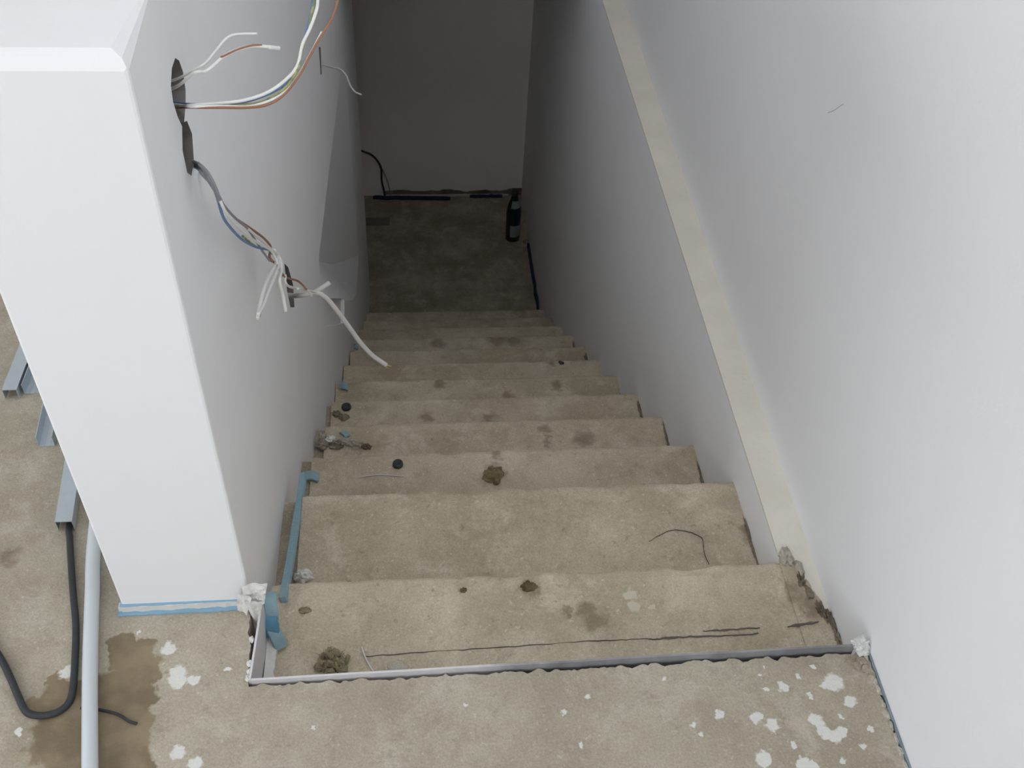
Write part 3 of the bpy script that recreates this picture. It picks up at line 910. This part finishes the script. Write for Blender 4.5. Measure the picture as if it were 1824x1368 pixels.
clump('dirt_clump', (-.206, 1.042, Z(0)), .010, .007, .005, 'moss', 'small olive dirt clump on the top step near the foam scrap', n=5, seed=11)
clump('dirt_clump', (.198, 1.072, Z(0)), .013, .010, .005, 'dirt', 'brown dirt clump in the middle of the top step', n=6, seed=12)
clump('dirt_clump', (.177, 1.584, Z(2)), .024, .022, .010, 'dirt', 'largest brown dirt patch, on the third step', n=9, seed=13, rough=.35)
clump('dirt_clump', (.077, 1.070, Z(0)), .006, .005, .004, 'dirt', 'tiny brown dirt crumb left of the middle on the top step', n=3, seed=14)
clump('plaster_disc', (-.044, .917, Z(0)), .020, .017, .0065, 'mortar_pale', 'flat pale mortar blob on the top step beside the fibrous tuft', 'mortar', seed=15, rough=.2)
clump('mortar_lump', (-.226, 1.190, Z(1)), .017, .013, .018, 'plaster_lump', 'pale mortar lump against the blue foam strip on the second step', 'mortar', n=3, seed=16)
tag(obj('twig', tube(bmesh.new(), [(-.104, .962, Z(0)+.003), (-.099, .945, Z(0)+.003), (-.090, .925, Z(0)+.002), (-.082, .912, Z(0)+.002)], .0015, 6), 'w_sheath', None, True), 'thin pale bent twig on the top step beside the tuft', 'twig')
tag(obj('straw', tube(bmesh.new(), [(-.140, 1.592, Z(2)+.002), (-.09, 1.597, Z(2)+.003), (-.032, 1.590, Z(2)+.002)], .0011, 6), 'w_sheath', None, True), 'thin pale straw lying on the third step', 'straw')


def bottle_cap(c_, label, r_=.0125):
    o_ = tag(obj('cable_grommet', lathe(bmesh.new(), [(r_*.5, 0), (r_, .0005), (r_*1.02, .004), (r_*.95, .0085), (r_*.75, .010), (r_*.62, .0098), (r_*.55, .006), (r_*.1, .006)], c_, 24), 'cap', None, True), label, 'cap', 'dark caps on the steps')
    return o_


bottle_cap((-.047, 1.627, Z(2)+.001), 'dark round cap on the third step, left of the middle')
bottle_cap((-.208, 2.175, Z(4)+.001), 'black round cap on the fifth step near the left wall', .0145)
clump('stone', (.537, 2.729, Z(6)), .010, .010, .006, 'cap', 'small black crumb on the seventh step at right', 'crumb', seed=21, sub=2)
clump('mortar_lump', (-.214, 2.136, Z(4)), .014, .013, .008, 'mortar', 'flat grey mortar crumb in front of the black cap', 'mortar', n=2, seed=22)
clump('mortar_lump', (-.236, 2.150, Z(4)), .013, .013, .009, 'mortar', 'grey mortar crumb by the left wall on the fifth step', 'mortar', n=2, seed=23)
# foam offcuts
b = strip([(-.262, 1.598, Z(2)+.006), (-.246, 1.596, Z(2)+.010), (-.232, 1.590, Z(2)+.006)], (0, 1, .2), .024, .009, 5, 3.)
tag(obj('foam_offcut', b, 'foam'), 'pale blue foam offcut on the third step by the left wall', 'foam')
b = strip([(-.246, 2.447, Z(5)+.008), (-.234, 2.442, Z(5)+.014), (-.222, 2.436, Z(5)+.009)], (0, 1, .6), .026, .012, 5, 5.)
tag(obj('foam_offcut', b, 'foam'), 'round pale blue foam offcut on the sixth step by the left wall', 'foam')
b = strip([(-.200, 1.905, Z(3)+.005), (-.192, 1.898, Z(3)+.007), (-.184, 1.888, Z(3)+.004)], (1, .4, 0), .016, .006, 5, 8.)
tag(obj('foam_offcut', b, 'foam'), 'tiny pale blue foam offcut above the rubble on the fourth step', 'foam')
b = strip([(-.255, 3.236, Z(8)+.006), (-.246, 3.231, Z(8)+.01), (-.238, 3.226, Z(8)+.006)], (0, 1, .3), .022, .009, 5, 9.)
tag(obj('foam_offcut', b, 'foam'), 'faint foam offcut deep down the stairs by the left wall', 'foam')
# rubble pile on the fourth step: each lump its own stone
rub = [(-.250, 1.860, .016, .013, .010, 'mortar', 'brown mortar lump at the left end of the rubble on the fourth step'),
       (-.250, 1.886, .011, .011, .013, 'mortar_pale', 'pale upright chip touching the left wall above the rubble'),
       (-.229, 1.878, .014, .012, .009, 'plaster_lump', 'whitest plaster chip in the rubble on the fourth step'),
       (-.213, 1.858, .018, .013, .012, 'mortar', 'largest dark lump in the rubble on the fourth step'),
       (-.184, 1.868, .017, .012, .009, 'mortar_pale', 'flat pale lump in the middle of the rubble on the fourth step'),
       (-.160, 1.858, .018, .011, .010, 'mortar_pale', 'long pale lump right of the middle of the rubble'),
       (-.134, 1.850, .012, .008, .006, 'mortar', 'small dark lump at the right end of the rubble')]
for q, (x, y, a_, b_, h_, m_, lab) in enumerate(rub):
    bmx = bmesh.new()
    blob(bmx, (x, y, Z(3)+.002), a_, b_, h_*1.5, .6, 3, 40+q, 2.4)
    tag(obj('rubble_stone', bmx, m_), lab, 'rubble', 'rubble heap on the fourth step')

# ------------------------------------------------------------------ down on the landing
root = thing('bottle', (.588, 4.905, Z_L), 'dark green glass bottle with pale label standing on the landing', 'bottle')
c_ = (.588, 4.905, Z_L)
part(obj('glass_body', lathe(bmesh.new(), [(.030, .001), (.041, .004), (.043, .012), (.043, .190), (.0415, .212), (.037, .236), (.030, .260), (.0235, .280), (.0195, .298), (.0175, .314), (.0185, .316), (.0185, .322), (.015, .324)], c_, 32), 'glass', None, True), root)
part(obj('bottle_cap', lathe(bmesh.new(), [(.0195, .308), (.0200, .330), (.0185, .338), (.004, .339)], c_, 24), 'cap', None, True), root)
part(obj('front_label', lathe(bmesh.new(), [(.0434, .040), (.0438, .042), (.0438, .118), (.0434, .120)], c_, 18, math.radians(-118), math.radians(-5)), 'label', None, True), root)
part(obj('neck_label', lathe(bmesh.new(), [(.0375, .237), (.0306, .2605), (.0243, .2805)], c_, 16, math.radians(-125), math.radians(-5)), 'label', None, True), root)

b = bmesh.new()
pts = []
for i in range(61):
    s = i/60
    x = -.16+(.68+.16)*s
    pts.append((x, .035+.018*noise.fractal(Vector((x*7, 5, 1)), 1., 2., 4)))
lo = [b.verts.new((x, Y_B-.006, Z_L-.002)) for x, z in pts]
hi = [b.verts.new((x, Y_B-.006, Z_L+z)) for x, z in pts]
lb = [b.verts.new((x, Y_B+.002, Z_L-.002)) for x, z in pts]
hb = [b.verts.new((x, Y_B+.002, Z_L+z)) for x, z in pts]
for i in range(60):
    b.faces.new((lo[i], lo[i+1], hi[i+1], hi[i]))
    b.faces.new((lb[i+1], lb[i], hb[i], hb[i+1]))
    b.faces.new((hi[i], hi[i+1], hb[i+1], hb[i]))
    b.faces.new((lo[i+1], lo[i], lb[i], lb[i+1]))
b.faces.new((lo[0], hi[0], hb[0], lb[0]))
b.faces.new((lo[60], lb[60], hb[60], hi[60]))
obj('rough_foot', b, 'mortar', wall_back)


def lstrip(x0, y0, x1, y1, w_, h_, m, label, seed, name='insulation_strip'):
    n_ = 24
    d = Vector((x1-x0, y1-y0, 0))
    P = [Vector((x0, y0, Z_L+h_/2+.001))+d*(i/n_)+Vector((-d.y, d.x, 0)).normalized()*.006*noise.noise(Vector((i*.35, seed, 0))) for i in range(n_+1)]
    return tag(obj(name, strip(P, (0, 0, 1), h_, w_, 1, seed), m), label, 'insulation')


lstrip(-.23, 5.312, .24, 5.296, .014, .024, 'foam_n', 'navy blue insulation strip along the left foot of the landing back wall', 1.)
lstrip(.36, 5.318, .56, 5.318, .010, .022, 'foam_n', 'short dark blue insulation strip behind the bottle', 4.)
lstrip(.672, 4.82, .674, 4.16, .012, .035, 'foam_n', 'dark blue insulation strip along the right edge of the landing', 7.)
lstrip(-.22, 5.335, .60, 5.334, .004, .016, 'w_sheath', 'pale film edge along the foot of the landing back wall', 9., 'film_edge')
b = bx(-.42, -.13, 5.045, 5.099, Z_L+.0005, Z_L+.02)
bmesh.ops.bevel(b, geom=list(b.edges), offset=.002, segments=1, affect='EDGES')
tag(obj('wood_offcut', b, 'wood'), 'short board offcut lying on the landing beside the left wall', 'board')
clump('mortar_lump', (.664, 4.87, Z_L), .016, .016, .014, 'mortar', 'dark lump at the foot of the right landing wall', 'mortar', n=2, seed=61)
